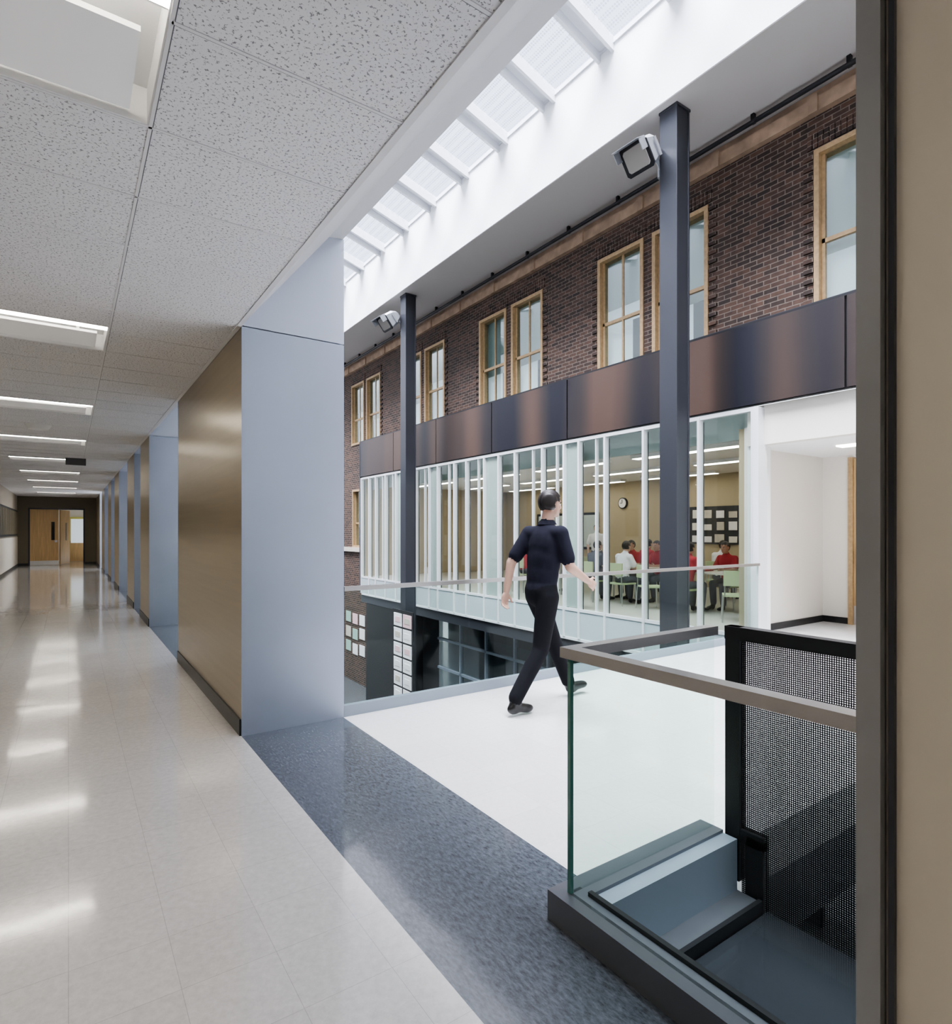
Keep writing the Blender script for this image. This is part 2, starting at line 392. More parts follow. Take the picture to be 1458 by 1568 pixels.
b.obox(Md, .98, .05, 2.42, 'oak_door'); b.obox(Md @ Matrix.Translation((.1, 0, .25)), .14, .06, .8, 'black_gloss'); b.build('door_2')
b = MB(); b.box(.0, .9, YE+3.93, YE+4, 0, 1.0, 'oak_door'); b.box(.0, .9, YE+3.92, YE+4, 1.0, 2.2, 'paper_yellow'); b.box(.1, .8, YE+3.9, YE+3.94, .9, 2.1, 'room_light'); b.build('door_3')
b = MB(); b.box(XL, XP, YS-.1, YS, 0, 4.1, 'cream_paint'); b.build('wall_back')
b = MB(); b.cone((-.35, 10.4, CZ-.06), (-.35, 10.4, CZ), .12, .16, 'fixture_white'); b.build('ceiling_speaker')
b = MB(); b.box(-.05, .3, 14.7, 14.8, CZ-.14, CZ, 'curb_steel'); b.build('exit_sign')

# ------------------------------------------------------------------ atrium roof
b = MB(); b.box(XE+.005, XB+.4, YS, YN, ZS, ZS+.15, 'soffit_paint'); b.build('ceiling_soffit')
b = MB(); b.box(XE-.02, XE+.004, YS, YN, ZS-.01, ZR-.041, 'upstand_paint'); b.box(XE-.05, XE+.12, YS, YN, ZR-.04, ZR+.04, 'rafter_white'); b.build('wall_skylight_upstand')
b = MB(); b.box(XP, XB+.4, YS-.1, YS, LZ, 11, 'white_paint'); b.build('wall_atrium_south')
b = MB(); b.box(XP, XB+.4, YN, YN+.1, LZ, 11, 'white_paint'); b.build('wall_atrium_north')
b = MB(); m_ = .3; xr = XP-.1
def rz(x): return ZR+.06+m_*(XE-x)
P = 1.345; y = 6.5-P*8
while y < YN:
    for (ya, yb, h) in ((-.112, .112, .08), (-.17, -.113, .22), (.113, .17, .22)):
        b.prism_y([(xr, rz(xr)-h), (XE+.1, rz(XE+.1)-h), (XE+.1, rz(XE+.1)), (xr, rz(xr))], y+ya, y+yb, 'rafter_white')
    x9 = XE+.12
    b.add([(xr, y+.171, rz(xr)-.02), (x9, y+.171, rz(x9)-.02), (x9, y+P-.171, rz(x9)-.02), (xr, y+P-.171, rz(xr)-.02)], [(0, 1, 2, 3)], 'fritted_skylight_glass')
    y += P
b.build('window_skylight')

# ------------------------------------------------------------------ brick wall with windows
wins = []
for s in (1.66, 5.76, 9.84, 13.95, 18.05):
    wins += [(s, s+1.12), (s+1.32, s+2.44)]
wz0, wz1 = 4.62, 6.82
b = MB()
b.box(XB, XB+.3, YS, YN, wz1, 7.30, 'brown_brick')
b.box(XB, XB+.3, YS, YN, 4.47, wz0, 'brown_brick')
lo = YS
for a, c_ in wins: b.box(XB, XB+.3, lo, a, wz0, wz1, 'brown_brick'); lo = c_
b.box(XB, XB+.3, lo, YN, wz0, wz1, 'brown_brick')
b.box(XB, XB+.3, 18.5, 19.2, LZ, 4.47, 'brown_brick'); b.box(XB, XB+.3, 20.4, YN, LZ, 4.47, 'brown_brick'); b.box(XB, XB+.3, 19.2, 20.4, 3.0, 4.47, 'brown_brick'); b.box(XB, XB+.3, 19.2, 20.4, LZ, .9, 'brown_brick')
for a, c_ in wins:
    yy = a-.05
    while yy < c_+.04:
        b.box(XB-.02, XB, yy, yy+.062, wz1+.03, wz1+.24, 'brown_brick'); yy += .075
for k_, (a, c_) in enumerate(wins):
    z = wz0; k = 0
    ed = a-.14 if k_ % 2 == 0 else c_+.01
    while z < wz1:
        if k % 2: b.box(XB-.03, XB, ed, ed+.13, z, z+.062, 'brown_brick')
        z += .072; k += 1
b.build('wall_brick')
b = MB(); b.box(XB-.10, XB+.3, YS, YN, 7.30, 7.50, 'rust_beam'); b.box(XB-.02, XB+.3, YS, YN, 7.5, ZS, 'rust_beam')
y = YS
while y < YN: b.box(XB-.14, XB-.10, y, y+.12, 7.28, 7.52, 'rust_beam'); y += 1.5
b.build('lintel_beam')
b = MB(); b.cone((XB-.3, YS+.05, 7.53), (XB-.3, YN-.05, 7.53), .035, .035, 'black_steel'); y = YS+.7
while y < YN: b.box(XB-.33, XB-.27, y, y+.05, 7.5, ZS, 'black_steel'); y += 1.3
b.build('sprinkler_pipe')
allw = [(a, c_, wz0, wz1) for a, c_ in wins]+[(19.2, 20.4, .9, 3.0)]
for i, (a, c_, z0, z1) in enumerate(allw):
    b = MB(); f = .07; x0 = XB+.06
    b.box(XB-.03, XB+.2, a, a+f, z0, z1, 'wood_frame'); b.box(XB-.03, XB+.2, c_-f, c_, z0, z1, 'wood_frame')
    b.box(XB-.03, XB+.2, a+f, c_-f, z1-f, z1, 'wood_frame'); b.box(XB-.03, XB+.2, a+f, c_-f, z0, z0+f, 'wood_frame')
    zm = z0+(z1-z0)*.42
    b.box(x0, x0+.07, a+f, c_-f, zm-.03, zm+.03, 'wood_frame')
    b.box(x0+.01, x0+.05, (a+c_)/2-.02, (a+c_)/2+.02, z0+f, z1-f, 'wood_frame')
    for (aa, bb) in ((a+f, a+f+.04), (c_-f-.04, c_-f)): b.box(x0, x0+.06, aa, bb, z0+f, z1-f, 'wood_frame')
    b.box(x0+.02, x0+.028, a+f, c_-f, z0+f, z1-f, 'window_glass')
    b.box(x0+.14, x0+.145, a+.02, c_-.02, z0+(z1-z0)*(.35 if i % 3 else .55), z1, 'blind')
    b.box(x0+.21, x0+.22, a, c_, z0, z1, 'room_light')
    b.box(x0+.17, x0+.2, a+.15, a+.45, z0+.1, z0+.9, 'dark_room')
    b.build('window_%d' % (i+1))

# ------------------------------------------------------------------ metal clad classroom block
b = MB()
joints = [-4, -1.54, .94, 3.42, 5.9, 8.4, 10.88, 13.36, 15.84, 18.3]
for a, c_ in zip(joints[:-1], joints[1:]):
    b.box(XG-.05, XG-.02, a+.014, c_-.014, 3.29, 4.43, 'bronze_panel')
b.box(XG-.02, XG+.06, YS+.1, 18.29, 3.28, 4.42, 'black_steel'); b.box(XG-.05, XB-.01, YS+.1, 18.31, 4.43, 4.46, 'black_steel')
b.box(XG-.05, XG+.05, 18.26, 18.32, -.55, 4.43, 'dark_steel')
b.box(XB-.3, XB-.03, 7.5, 10, 4.46, 4.56, 'dark_steel'); b.box(XB-.35, XB-.03, 3.0, 6.3, 4.46, 4.58, 'dark_steel')
b.build('fascia_cladding')
b = MB(); b.box(XG, 14.1, 4.86, 18.2, -.25, 0, 'class_floor'); b.build('floor_classroom')
b = MB(); b.box(XG+.3, 14.1, YS, 18.2, 3.0, 3.26, 'white_paint'); b.box(XG+.24, XG+.3, 4.81, 18.2, 2.86, 3.26, 'header_glass'); b.build('ceiling_classroom')
b = MB(); b.box(14, 14.1, 4.86, 18.3, 0, 3, 'class_wall'); b.build('wall_classroom_east')
b = MB(); b.box(XG+.15, 14, 4.86, 4.96, 0, 3.0, 'class_wall'); b.box(XG+.12, 14, 4.80, 4.86, 0, 3.0, 'cream_paint'); b.build('wall_classroom_south')
b = MB(); b.box(XG+.1, 14, 18.2, 18.25, 0, 3.26, 'class_wall'); b.build('wall_classroom_north')
b = MB(); b.box(13.68, 13.99, 6, 7.6, 0, 2.2, 'oak_door'); b.box(13.66, 13.68, 6.78, 6.8, .1, 2.1, 'black_base'); b.build('storage_cabinet')
b = MB(); b.box(13.95, 13.99, 13.3, 16.3, .9, 2.1, 'black_steel'); b.box(13.94, 13.95, 13.38, 16.2, .98, 2.02, 'header_glass'); b.build('chalkboard')
b = MB(); b.box(13.96, 13.99, 8.1, 10.0, 1.15, 2.15, 'dark_room')
for r in range(3):
    for q in range(5):
        hh = random.uniform(.15, .26); ww = random.uniform(.16, .28)
        b.box(13.945, 13.96, 8.18+q*.36, 8.18+q*.36+ww, 1.2+r*.32, 1.2+r*.32+hh, random.choice(['paper_white', 'stone', 'cream_paint', 'stone', 'cream_paint']))
b.build('pinboard')
b = MB(); b.cone((13.94, 12.3, 2.35), (14, 12.3, 2.35), .17, .17, 'black_steel', 24); b.cone((13.93, 12.3, 2.35), (13.945, 12.3, 2.35), .14, .14, 'paper_white', 24)
b.box(13.925, 13.932, 12.29, 12.31, 2.35, 2.46, 'black_steel'); b.box(13.925, 13.932, 12.3, 12.38, 2.34, 2.36, 'black_steel'); b.build('wall_clock')
for xx in (9.3, 11.3, 13.2):
    for yy in (5.6, 8.6, 11.6, 14.6):
        b = MB(); b.box(xx-.12, xx+.12, yy, yy+2.3, 2.93, 2.998, 'fixture_white'); b.box(xx-.09, xx+.09, yy+.03, yy+2.27, 2.92, 2.93, 'class_tube'); b.build('classroom_light')

b = MB()
ml = [4.64, 5.51, 6.57, 7.44, 8.1, 8.51, 9.15, 10.05, 10.64, 11.2, 11.95, 12.5, 13.3, 13.75, 14.5, 15.3, 15.7, 16.4, 17.1, 17.6, 18.2]
for y in ml:
    b.box(XG-.05, XG+.05, y-.021, y+.021, -.55, 3.24, 'alu'); b.box(XG+.05, XG+.09, y-.012, y+.012, -.0, 3.18, 'dark_steel')
for a, c_ in zip(ml[3:-1], ml[4:]):
    if c_-a > .6: y = a+(c_-a)*.36; b.box(XG-.02, XG+.05, y-.012, y+.012, -.0, 3.2, 'alu')
b.box(XG-.03, XG+.05, 4.64, 18.2, 3.20, 3.26, 'alu'); b.box(XG-.03, XG+.05, 4.64, 18.2, -.60, -.55, 'alu')
b.box(XG-.03, XG-.005, 4.64, 18.2, -.04, .015, 'alu')
b.box(XG-.02, XG-.005, 4.64, 18.2, -.55, -.04, 'spandrel')
b.box(XG+.01, XG+.022, 4.64, 18.2, .015, 3.20, 'class_glass')
for a, c_ in ((8.1, 8.51), (10.64, 11.2), (13.3, 13.75), (15.3, 15.7)): b.box(XG+.03, XG+.035, a, c_, .02, 3.2, 'header_glass')
b.build('window_curtain_wall')
b = MB(); b.box(XG-.08, XG+.14, 4.53, 4.61, 0, 3.24, 'alu'); b.box(XG+.10, XG+.4, 4.62, 4.80, 0, 3.0, 'white_paint'); b.build('trim_1')
b = MB(); b.box(XG+.07, XG+.23, .2, 4.78, 2.72, 3.275, 'cream_paint'); b.box(XG+.23, 10.4, .2, 4.8, 2.72, 2.8, 'white_paint'); b.build('ceiling_vestibule')
b = MB(); b.box(10.34, 10.44, .2, 3.3, 0, 2.72, 'cream_paint'); b.box(10.34, 10.44, 4.4, 4.8, 0, 2.72, 'cream_paint'); b.box(10.34, 10.44, 3.3, 4.4, 2.68, 2.72, 'cream_paint'); b.box(XG, 10.44, .1, .2, -.25, 3.26, 'cream_paint'); b.build('wall_vestibule')
b = MB(); b.box(XG+.4, 10.34, 4.78, 4.80, 0, .1, 'black_base'); b.box(10.32, 10.34, 4.4, 4.78, 0, .1, 'black_base'); b.build('baseboard_vestibule')
b = MB(); b.box(10.30, 10.44, 4.33, 4.40, 0, 2.68, 'wood_frame'); b.box(10.36, 10.41, 3.3, 4.33, .01, 2.66, 'oak_door'); b.box(10.345, 10.36, 3.3, 4.33, .01, .3, 'steel_leg')
b.box(10.30, 10.36, 4.2, 4.28, .95, 1.2, 'steel_leg'); b.cone((10.30, 4.24, 1.05), (10.30, 4.1, 1.05), .012, .012, 'steel_leg'); b.build('door_4')
b = MB(); b.box(9.0, 9.2, 2.2, 4.0, 2.70, 2.72, 'class_tube'); b.build('ceiling_light_vestibule_east')

# lower level
b = MB(); b.box(XG, 14, YS+.01, 18.3, -.85, -.61, 'dark_steel'); b.build('floor_slab_edge')
b = MB()
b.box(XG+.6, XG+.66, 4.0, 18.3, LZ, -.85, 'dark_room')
b.box(XG-.0, XG+.6, 15.2, 17.9, LZ, -.86, 'black_steel')
b.build('wall_lower_east')
b = MB()
for y in np.arange(5, 14.2, 1.15): b.box(XG+.5, XG+.6, y-.03, y+.03, LZ, -.86, 'channel_steel')
for z in (-3.3, -2.3, -1.5): b.box(XG+.5, XG+.6, 4, 14.2, z-.03, z+.03, 'channel_steel')
b.box(XG+.55, XG+.56, 4, 14.2, LZ, -.86, 'window_glass')
b.box(XG+.57, XG+.59, 10, 14.2, -3.3, -1.2, 'grey_gloss')
b.build('window_storefront')
b = MB(); b.box(7.09, 7.12, 13.04, 14.16, -2.95, -.55, 'black_steel')
for r in range(6):
    for q in range(2):
        yy = 13.1+q*.52+random.uniform(-.01, .01); zz = -2.9+r*.385
        b.box(7.075, 7.089, yy, yy+.44, zz, zz+.33, random.choice(['paper_white', 'paper_white', 'paper_pink']))
        b.box(7.070, 7.075, yy+.08, yy+.36, zz+.1, zz+.24, random.choice(['paper_pink', 'stone', 'paper_white']))
b.build('poster_board')
b = MB()
for k in range(12):
    yy = 18.7+(k % 4)*.62; zz = -3+(k//4)*.55+random.random()*.1
    b.box(XB-.02, XB-.005, yy, yy+.45, zz, zz+.38, random.choice(['paper_white', 'paper_pink', 'paper_white', 'paper_green', 'stone']))
b.build('wall_poster')
b = MB(); b.box(XB-.1, XB, 18.4, 22, .75, .9, 'stone'); b.build('window_sill')

# ------------------------------------------------------------------ columns + floodlights
for cy in (5.45, 13.68):
    b = MB(); cx = 7.3; s = .15
    b.box(cx-s, cx-s+.03, cy-s, cy+s, LZ, ZS, 'dark_steel'); b.box(cx+s-.03, cx+s, cy-s, cy+s, LZ, ZS, 'dark_steel')
    b.box(cx-s+.03, cx+s-.03, cy-s+.012, cy+s-.012, LZ, ZS, 'dark_steel')
    b.box(cx-s-.01, cx+s+.01, cy-s-.01, cy+s+.01, ZS-.04, ZS, 'dark_steel')
    b.box(cx-s-.05, cx+s+.05, cy-s-.05, cy+s+.05, LZ, LZ+.04, 'dark_steel')
    b.build('steel_column', bevel=.006)
    b = MB(); c0 = Vector((cx-.42, cy+.22, 6.98))
    M = Matrix.Translation(c0) @ Matrix.Rotation(math.radians(-178), 4, 'Z') @ Matrix.Rotation(math.radians(38), 4, 'Y')
    b.loft(M, [(-.30, .07, -.06, .06, .03), (-.24, .13, -.11, .12, .05), (-.08, .20, -.165, .19, .06), (.14, .225, -.19, .20, .04), (.18, .225, -.19, .20, .04)], 'lamp_body')
    b.loft(M, [(.175, .235, -.20, .21, .04), (.205, .235, -.20, .21, .04)], 'black_steel')
    b.loft(M, [(.200, .19, -.155, .165, .03), (.213, .18, -.145, .155, .03)], 'lamp_lens')
    b.obox(M @ Matrix.Translation((.28, 0, .215)) @ Matrix.Rotation(math.radians(-6), 4, 'Y'), .20, .44, .012, 'lamp_body')
    for sgn in (-1, 1):
        b.obox(M @ Matrix.Translation((-.02, sgn*.232, .0)), .05, .014, .26, 'lamp_body')
        b.obox(M @ Matrix.Translation((.27, sgn*.222, .13)), .16, .012, .15, 'lamp_body')
    b.cone(M @ Vector((-.26, 0, 0)), (cx-.05, cy+.17, 6.80), .032, .028, 'lamp_body')
    b.box(cx-.09, cx+.03, cy+.15, cy+.19, 6.62, 7.05, 'lamp_body')
    b.cone((cx-.05, cy+.2, 6.62), (cx-.05, cy+.2, 7.5), .018, .018, 'lamp_body')
    b.cone((cx-.05, cy+.2, 6.75), (cx-.05, cy+.2, 6.9), .05, .05, 'lamp_body')
    b.build('floodlight')

# ------------------------------------------------------------------ guards of the bridge
b = MB()
b.box(XP+.006, XG-.09, YB1, YB1+.05, -.25, .09, 'channel_steel')
gx = [XP+.006, 3.05, 4.3, 5.55, 6.8, XG-.09]
for a, c_ in zip(gx[:-1], gx[1:]): b.box(a+.006, c_-.006, YB1+.01, YB1+.022, .09, 1.02, 'guard_glass')
b.box(XP+.006, XG-.09, YB1-.01, YB1+.04, 1.015, 1.05, 'rail_steel')
b.build('glass_guardrail')
b = MB()
b.box(1.525, 1.64, YS+.01, 1.72, .0, .114, 'curb_steel'); b.box(1.531, 1.64, YS+.01, 1.60, -.30, .0, 'curb_steel')
b.box(1.64, 2.50, 1.60, 1.72, .0, .114, 'curb_steel')
b.box(1.64, 2.50, 1.53, 1.60, -.16, .10, 'channel_steel'); b.box(1.64, 2.50, 1.43, 1.53, -.16, -.13, 'curb_steel'); b.box(1.64, 2.5, 1.41, 1.43, -.19, -.12, 'black_steel')
G = 1.582
b.box(G-.007, G+.007, YS+.01, 1.66, .114, 1.02, 'guard_glass'); b.box(G+.007, 2.50, 1.646, 1.66, .114, 1.02, 'guard_glass')
b.box(G-.008, G+.008, 1.645, 1.661, .114, 1.02, 'glass_edge')
b.box(G-.03, G+.03, YS+.01, 1.68, 1.015, 1.055, 'rail_steel'); b.box(G+.03, 2.50, 1.625, 1.68, 1.015, 1.055, 'rail_steel')
b.box(G+.04, G+.06, YS+.01, 1.6, .112, .13, 'black_base')
b.build('glass_guardrail')
b = MB(); xm = 2.54
b.box(xm-.025, xm+.025, 1.53, 1.60, -.1, 1.06, 'black_steel')
b.box(xm-.03, xm+.03, YS+.01, 1.60, 1.0, 1.06, 'black_steel')
b.box(xm-.004, xm+.0, YS+.01, 1.53, -2.4, 1.0, 'perforated_steel')
b.box(xm-.02, xm+.02, 1.42, 1.50, -2.4, .12, 'black_steel'); b.box(xm-.02, xm+.02, 1.42, 1.60, .08, .14, 'black_steel')
b.build('perforated_screen')
b = MB(); b.box(1.65, 2.53, YS+.01, 1.405, -.22, -.175, 'landing_gloss')
b.build('stair_landing')
b = MB()
for k in range(8):
    b.box(2.6, 3.6, .9-k*.28, 1.2-k*.28, -.9-k*.17, -.86-k*.17, 'landing_gloss'); b.box(2.6, 3.6, 1.18-k*.28, 1.2-k*.28, -.9-k*.17, -.70-k*.17, 'black_steel')
b.build('staircase')
b = MB(); b.box(2.6, XG-.1, YB0-.001, YB0+.03, -.60, -.25, 'curb_steel'); b.box(1.83, XG-.1, YB1-.06, YB1-.01, -.6, -.25, 'curb_steel'); b.box(1.83, XG-.1, YB0+.03, YB1-.06, -.5, -.25, 'dark_steel'); b.build('bridge_girder')

# ------------------------------------------------------------------ people
def seg_dist(P, a, b_):
    a = np.array(a); b_ = np.array(b_); d = b_-a; L = (d*d).sum()
    t = np.clip(((P-a)@d)/max(L, 1e-9), 0, 1)
    return np.linalg.norm(P-(a+t[:, None]*d), axis=1)
def remeshed(b, vox, it=6):
    o = b.build('tmp'); r = o.modifiers.new('r', 'REMESH'); r.mode = 'VOXEL'; r.voxel_size = vox; r.use_smooth_shade = True
    s = o.modifiers.new('s', 'SMOOTH'); s.iterations = it; s.factor = .5
    dg = bpy.context.evaluated_depsgraph_get(); me = bpy.data.meshes.new_from_object(o.evaluated_get(dg))
    om = o.data; bpy.data.objects.remove(o); bpy.data.meshes.remove(om)
    V = np.zeros(len(me.vertices)*3); me.vertices.foreach_get('co', V); V = V.reshape(-1, 3)
    F = [tuple(p.vertices) for p in me.polygons]; bpy.data.meshes.remove(me); return V, F
def human(name, J, M, loc, rot=0, sc=1.0, vox=.012, hv=.007, fv=.0045, it=6):
    out = MB()
    S = {k: Vector(v) for k, v in J.items()}
    b = MB(); bones = []
    def limb(p, q, r0, r1, mat):
        b.cone(p, q, r0, r1, 'skin', 16); b.ell(p, (r0,)*3, 'skin'); b.ell(q, (r1,)*3, 'skin'); bones.append((p, q, r0, r1, mat))
    pel, ch, nk = S['pelvis'], S['chest'], S['neck']
    up = (ch-pel).normalized()
    R = Matrix((( up.z, 0, up.x), (0, 1, 0), (-up.x, 0, up.z)))
    b.ell(pel, (.122, .168, .15), 'skin', M=R); bones.append((pel-Vector((0, .06, 0.04)), pel+Vector((0, .06, -.04)), .12, .12, 'pants'))
    b.ell(pel.lerp(ch, .4), (.122, .160, .24), 'skin', M=R); b.ell(pel.lerp(ch, .7), (.126, .172, .24), 'skin', M=R)
    b.ell(ch, (.124, .180, .21), 'skin', M=R); b.ell(ch+up*.07, (.100, .165, .11), 'skin', M=R)
    bones.append((pel.lerp(ch, .22), ch+up*.1, .13, .15, 'shirt'))
    for s in 'LR': bones.append((ch+up*.06, S['sh'+s], .12, .08, 'shirt'))
    b.cone(S['shL'], S['shR'], .07, .07, 'skin', 16); b.ell(S['shL'], (.074,)*3, 'skin'); b.ell(S['shR'], (.074,)*3, 'skin')
    b.cone(ch+up*.12, nk+up*.01, .10, .060, 'skin', 16)
    limb(nk, S['head']-Vector((.015, 0, .04)), .058, .056, 'skin')
    for s in 'LR':
        sh, el, wr = S['sh'+s], S['el'+s], S['wr'+s]
        mid = sh.lerp(el, .74)
        limb(sh, mid, .070, .066, 'shirt'); limb(mid, el, .046, .043, 'skin'); limb(el, wr, .045, .030, 'skin')
        hp, kn, an = S['hip'+s], S['kn'+s], S['an'+s]
        limb(hp, kn, .100, .072, 'pants'); limb(kn, kn.lerp(an, .35), .070, .070, 'pants'); limb(kn.lerp(an, .35), kn.lerp(an, .95), .068, .062, 'pants')
        tx = S['toe'+s]; he = S['heel'+s]; d = (tx-he).normalized()
        b.ell(he.lerp(tx, .28), (.075, .040, .050), 'skin'); b.cone(he+d*.04+Vector((0, 0, .015)), tx-d*.045, .044, .038, 'skin', 16)
        b.ell(tx-d*.05, (.064, .046, .036), 'skin')
        b.cone(kn.lerp(an, .93), he.lerp(tx, .25)+Vector((0, 0, .02)), .045, .042, 'skin')
        bones.append((he+Vector((0, 0, -.0)), tx, .06, .05, 'shoe'))
    V, F = remeshed(b, vox, it)
    C = np.array([V[list(f)].mean(axis=0) for f in F])
    D = []
    for (p, q, r0, r1, m_) in bones: D.append(seg_dist(C, p, q)-(r0+r1)/2)
    idx = np.argmin(np.array(D), axis=0)
    byM = {}
    for f, i in zip(F, idx): byM.setdefault(bones[i][4], []).append(f)
    o = len(out.v); out.v += [tuple(v) for v in V]
    for k, fs in byM.items():
        mm = out.mi(M.get(k, k))
        for f in fs: out.f.append([i+o for i in f]); out.m.append(mm); out.sm.append(True)
    h = MB(); hc = S['head']
    h.ell(hc+Vector((-.012, 0, .022)), (.098, .077, .098), 'skin', 24, 16)
    h.ell(hc+Vector((.022, 0, -.035)), (.070, .060, .078), 'skin', 24, 16)
    h.ell(hc+Vector((.062, 0, -.088)), (.028, .030, .024), 'skin')
    h.cone(hc+Vector((.085, 0, .012)), hc+Vector((.112, 0, -.028)), .009, .015, 'skin'); h.ell(hc+Vector((.105, 0, -.03)), (.016, .016, .012), 'skin')
    h.ell(hc+Vector((.078, 0, .028)), (.018, .05, .012), 'skin'); h.ell(hc+Vector((.088, 0, -.062)), (.012, .024, .012), 'skin')
    for s in (-1, 1):
        h.ell(hc+Vector((-.002, s*.078, -.008)), (.018, .010, .030), 'skin'); h.ell(hc+Vector((.06, s*.04, -.02)), (.02, .02, .02), 'skin')
    h.cone(hc+Vector((-.02, 0, -.05)), nk+Vector((0, 0, -.01)), .053, .056, 'skin')
    V, F = remeshed(h, hv, 3)
    C = np.array([V[list(f)].mean(axis=0) for f in F])-np.array(hc)
    hair = ((C[:, 2] > .055) | ((C[:, 0] < -.012) & (C[:, 2] > -.045) & ~((np.abs(C[:, 1]) > .076) & (C[:, 0] > -.025))) | ((C[:, 0] < .03) & (C[:, 2] > .02)))
    o = len(out.v)
    hv_set = set()
    for f, k in zip(F, hair):
        if k: hv_set.update(f)
    cen = np.array(hc)+np.array([-.01, 0, .01])
    for i in hv_set:
        d = V[i]-cen; L = np.linalg.norm(d); V[i] = V[i]+d/L*(.010+.004*math.sin(V[i][1]*160+V[i][0]*90))
    out.v += [tuple(v) for v in V]; a = out.mi(M['hair']); c0 = out.mi('skin')
    for f, k in zip(F, hair): out.f.append([i+o for i in f]); out.m.append(a if k else c0); out.sm.append(True)
    for s in (-1, 1):
        out.ell(hc+Vector((.076, s*.031, -.002)), (.011, .014, .008), 'eye'); out.ell(hc+Vector((.085, s*.032, -.002)), (.004, .006, .006), 'hair')
        out.ell(hc+Vector((.083, s*.032, .018)), (.008, .018, .004), M['hair'])
    out.ell(hc+Vector((.097, 0, -.062)), (.005, .02, .006), 'lips')
    for k in range(14):
        t = 2*math.pi*k/14; t2 = 2*math.pi*(k+1)/14
        f_ = lambda t, r, z: nk+Vector((math.cos(t)*r+.005, math.sin(t)*r, z))
        out.add([f_(t, .066, .03), f_(t2, .066, .03), f_(t2, .085, -.005), f_(t, .085, -.005)], [(0, 1, 2, 3)], M['shirt'], True)
    for s in 'LR':
        sg = 1 if s == 'L' else -1
        wr, el = S['wr'+s], S['el'+s]; d = (wr-el).normalized()
        if 'hd'+s in S: d = S['hd'+s].normalized()
        side = Vector((1, 0, 0)) if abs(d.x) < .8 else Vector((0, 0, 1))
        th = (side-d*side.dot(d)).normalized()
        pn = d.cross(th)*(-1)
        if pn.y*sg > 0: pn = -pn
        g = MB()
        Rm = Matrix((th, pn, d)).transposed()
        g.ell(wr+d*.05, (.041, .017, .052), 'skin', M=Rm); g.cone(wr-d*.03, wr+d*.03, .026, .024, 'skin')
        for k, (off, ln) in enumerate(((.029, .072), (.010, .080), (-.010, .074), (-.029, .058))):
            p = wr+d*.082+th*off; dd = (d+pn*.25+th*off*2).normalized(); q = p+dd*ln*.42
            d2 = (d*.8+pn*.65).normalized(); r_ = q+d2*ln*.32; d3 = (d*.45+pn*.9).normalized(); t_ = r_+d3*ln*.26
            for a_, c_, r0, r1 in ((p-d*.015, q, .0095, .009), (q, r_, .009, .008), (r_, t_, .008, .007)):
                g.cone(a_, c_, r0, r1, 'skin', 10); g.ell(c_, (r1,)*3, 'skin', 10, 8)
        p = wr+d*.03+th*.03; q = p+(d*.6+th*.65+pn*.2).normalized()*.038; r_ = q+(d*.9+th*.25+pn*.3).normalized()*.03
        for a_, c_, r0, r1 in ((wr+d*.02+th*.012, p, .015, .014), (p, q, .013, .011), (q, r_, .0105, .0085)):
            g.cone(a_, c_, r0, r1, 'skin', 10); g.ell(c_, (r1,)*3, 'skin', 10, 8)
        V, F = remeshed(g, fv, 2); o = len(out.v); out.v += [tuple(v) for v in V]; c0 = out.mi('skin')
        for f in F: out.f.append([i+o for i in f]); out.m.append(c0); out.sm.append(True)
    ob = out.build(name); ob.location = loc; ob.rotation_euler = (0, 0, rot); ob.scale = (sc,)*3
    return ob

walk = dict(pelvis=(-.01, 0, .99), chest=(.035, 0, 1.37), neck=(.055, 0, 1.56), head=(.10, 0, 1.73),
    shL=(.0, .165, 1.475), shR=(.06, -.165, 1.475), elL=(-.15, .235, 1.22), wrL=(-.20, .24, .97), elR=(.10, -.24, 1.20), wrR=(.33, -.22, 1.07),
    hipL=(.01, .085, .94), hipR=(-.01, -.085, .94), knR=(-.09, -.09, .51), anR=(-.37, -.09, .13), heelR=(-.44, -.09, .075), toeR=(-.19, -.09, .036),
    knL=(.21, .09, .53), anL=(.40, .09, .12), heelL=(.37, .09, .062), toeL=(.62, .10, .085))
human('walking_man', walk, dict(shirt='navy_cloth', pants='black_cloth', shoe='shoe', hair='hair'), (3.34, 3.84, 0.0), 0, vox=.010, it=16)

sit = dict(pelvis=(0, 0, .56), chest=(.07, 0, .92), neck=(.10, 0, 1.09), head=(.155, 0, 1.24),
    shL=(.07, .16, 1.02), shR=(.07, -.16, 1.02), elL=(.16, .23, .80), wrL=(.36, .12, .80), elR=(.16, -.23, .80), wrR=(.36, -.12, .80), hdL=(1, -.2, 0), hdR=(1, .2, 0),
    hipL=(.02, .085, .53), hipR=(.02, -.085, .53), knL=(.42, .11, .52), knR=(.42, -.11, .52), anL=(.40, .12, .12), anR=(.36, -.12, .12),
    heelL=(.36, .12, .05), toeL=(.60, .13, .036), heelR=(.32, -.12, .05), toeR=(.56, -.13, .036))
stand = dict(pelvis=(0, 0, .97), chest=(.02, 0, 1.33), neck=(.03, 0, 1.50), head=(.06, 0, 1.65),
    shL=(.02, .165, 1.43), shR=(.02, -.165, 1.43), elL=(.0, .25, 1.17), wrL=(.14, .24, .97), elR=(.0, -.25, 1.17), wrR=(.14, -.24, .97),
    hipL=(0, .085, .92), hipR=(0, -.085, .92), knL=(.02, .1, .50), knR=(.02, -.1, .50), anL=(0, .11, .11), anR=(0, -.11, .11),
    heelL=(-.04, .11, .05), toeL=(.21, .13, .036), heelR=(-.04, -.11, .05), toeR=(.21, -.13, .036))
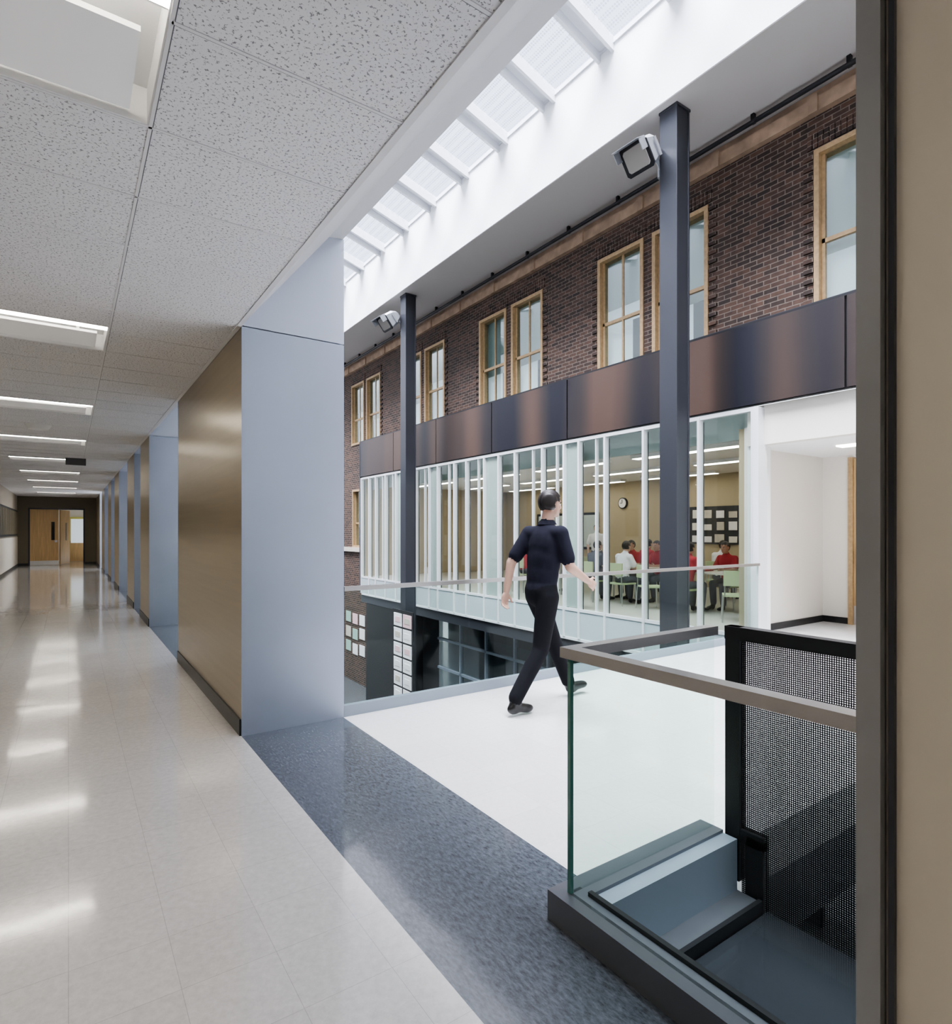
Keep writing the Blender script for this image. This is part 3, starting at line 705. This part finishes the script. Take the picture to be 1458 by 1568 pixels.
def chair(x, y, rot):
    b = MB(); b.box(-.2, .2, -.2, .2, .42, .45, 'chair_green'); b.box(-.22, -.19, -.19, .19, .6, .85, 'chair_green')
    for sx in (-.2, .18):
        for sy in (-.19, .19): b.cone((sx*1.12, sy*1.1, 0), (sx, sy, .43), .012, .012, 'steel_leg', 8)
    for sy in (-.17, .17): b.cone((-.2, sy, .43), (-.21, sy, .84), .012, .012, 'steel_leg', 8)
    o = b.build('classroom_chair'); o.location = (x, y, 0); o.rotation_euler = (0, 0, rot)
def table(x, y):
    b = MB(); b.box(-.4, .4, -.75, .75, .715, .745, 'table_top')
    for sx in (-.35, .35):
        for sy in (-.7, .7): b.cone((sx, sy, 0), (sx, sy, .715), .02, .02, 'steel_leg', 8)
    b.box(-.1, .15, -.3, .05, .745, .76, 'paper_white'); b.box(-.2, .1, .3, .6, .745, .775, 'red_cloth')
    o = b.build('classroom_table'); o.location = (x, y, 0)
def student(x, y, rot, shirt):
    human('seated_student', sit, dict(shirt=shirt, pants='grey_cloth', shoe='shoe', hair='hair'), (x, y, 0), rot, .95, vox=.018, hv=.012, fv=.006)
    chair(x, y, rot)
for (tx, ty) in ((9.9, 6.3), (9.9, 8.6), (9.9, 11.0), (12.2, 7.2), (12.2, 9.8), (12.0, 13.0)): table(tx, ty)
pi = math.pi
student(9.28, 8.2, 0, 'white_cloth'); student(10.52, 8.9, pi, 'red_cloth'); student(9.28, 9.0, 0, 'grey_cloth'); student(10.52, 6.6, pi, 'red_cloth')
student(10.52, 5.9, pi, 'red_cloth'); student(9.28, 11.3, 0, 'red_cloth'); student(11.58, 7.5, 0, 'white_cloth'); student(11.58, 9.5, 0, 'red_cloth'); student(10.52, 10.7, pi, 'white_cloth')
student(11.58, 6.8, 0, 'red_cloth'); student(10.52, 8.2, pi, 'red_cloth'); student(12.82, 7.2, pi, 'grey_cloth'); student(9.28, 6.7, 0, 'red_cloth'); student(12.82, 9.8, pi, 'white_cloth')
chair(9.2, 7.4, -.5); chair(9.1, 5.6, .6)
human('standing_student', stand, dict(shirt='white_cloth', pants='grey_cloth', shoe='shoe', hair='hair'), (12.0, 11.5, 0), -2.4, .95, vox=.018, hv=.012, fv=.006)

# ------------------------------------------------------------------ light
w = bpy.data.worlds.new('World'); scene.world = w; w.use_nodes = True
nt = w.node_tree; bg = nt.nodes['Background']; bg.inputs[0].default_value = (.86, .91, 1.0, 1); bg.inputs[1].default_value = 1.55
sd = bpy.data.lights.new('sun', 'SUN'); sd.energy = 30; sd.angle = math.radians(60); sd.color = (1, .98, .955)
so = bpy.data.objects.new('sun', sd); scene.collection.objects.link(so); so.location = (0, 5, 20)
so.rotation_euler = Vector((.28, .05, -1)).to_track_quat('-Z', 'Y').to_euler()

# ------------------------------------------------------------------ camera
cd = bpy.data.cameras.new('camera'); cd.sensor_width = 36; cd.lens = 903/1568*36; cd.shift_y = 29/1568; cd.clip_start = .05
co = bpy.data.objects.new('camera', cd); scene.collection.objects.link(co)
co.location = (0, 0, H); co.rotation_euler = (math.radians(90), 0, -math.atan(624/903)); scene.camera = co
scene.view_settings.view_transform = 'AgX'
scene.view_settings.look = 'AgX - Medium High Contrast'
scene.view_settings.exposure = .9
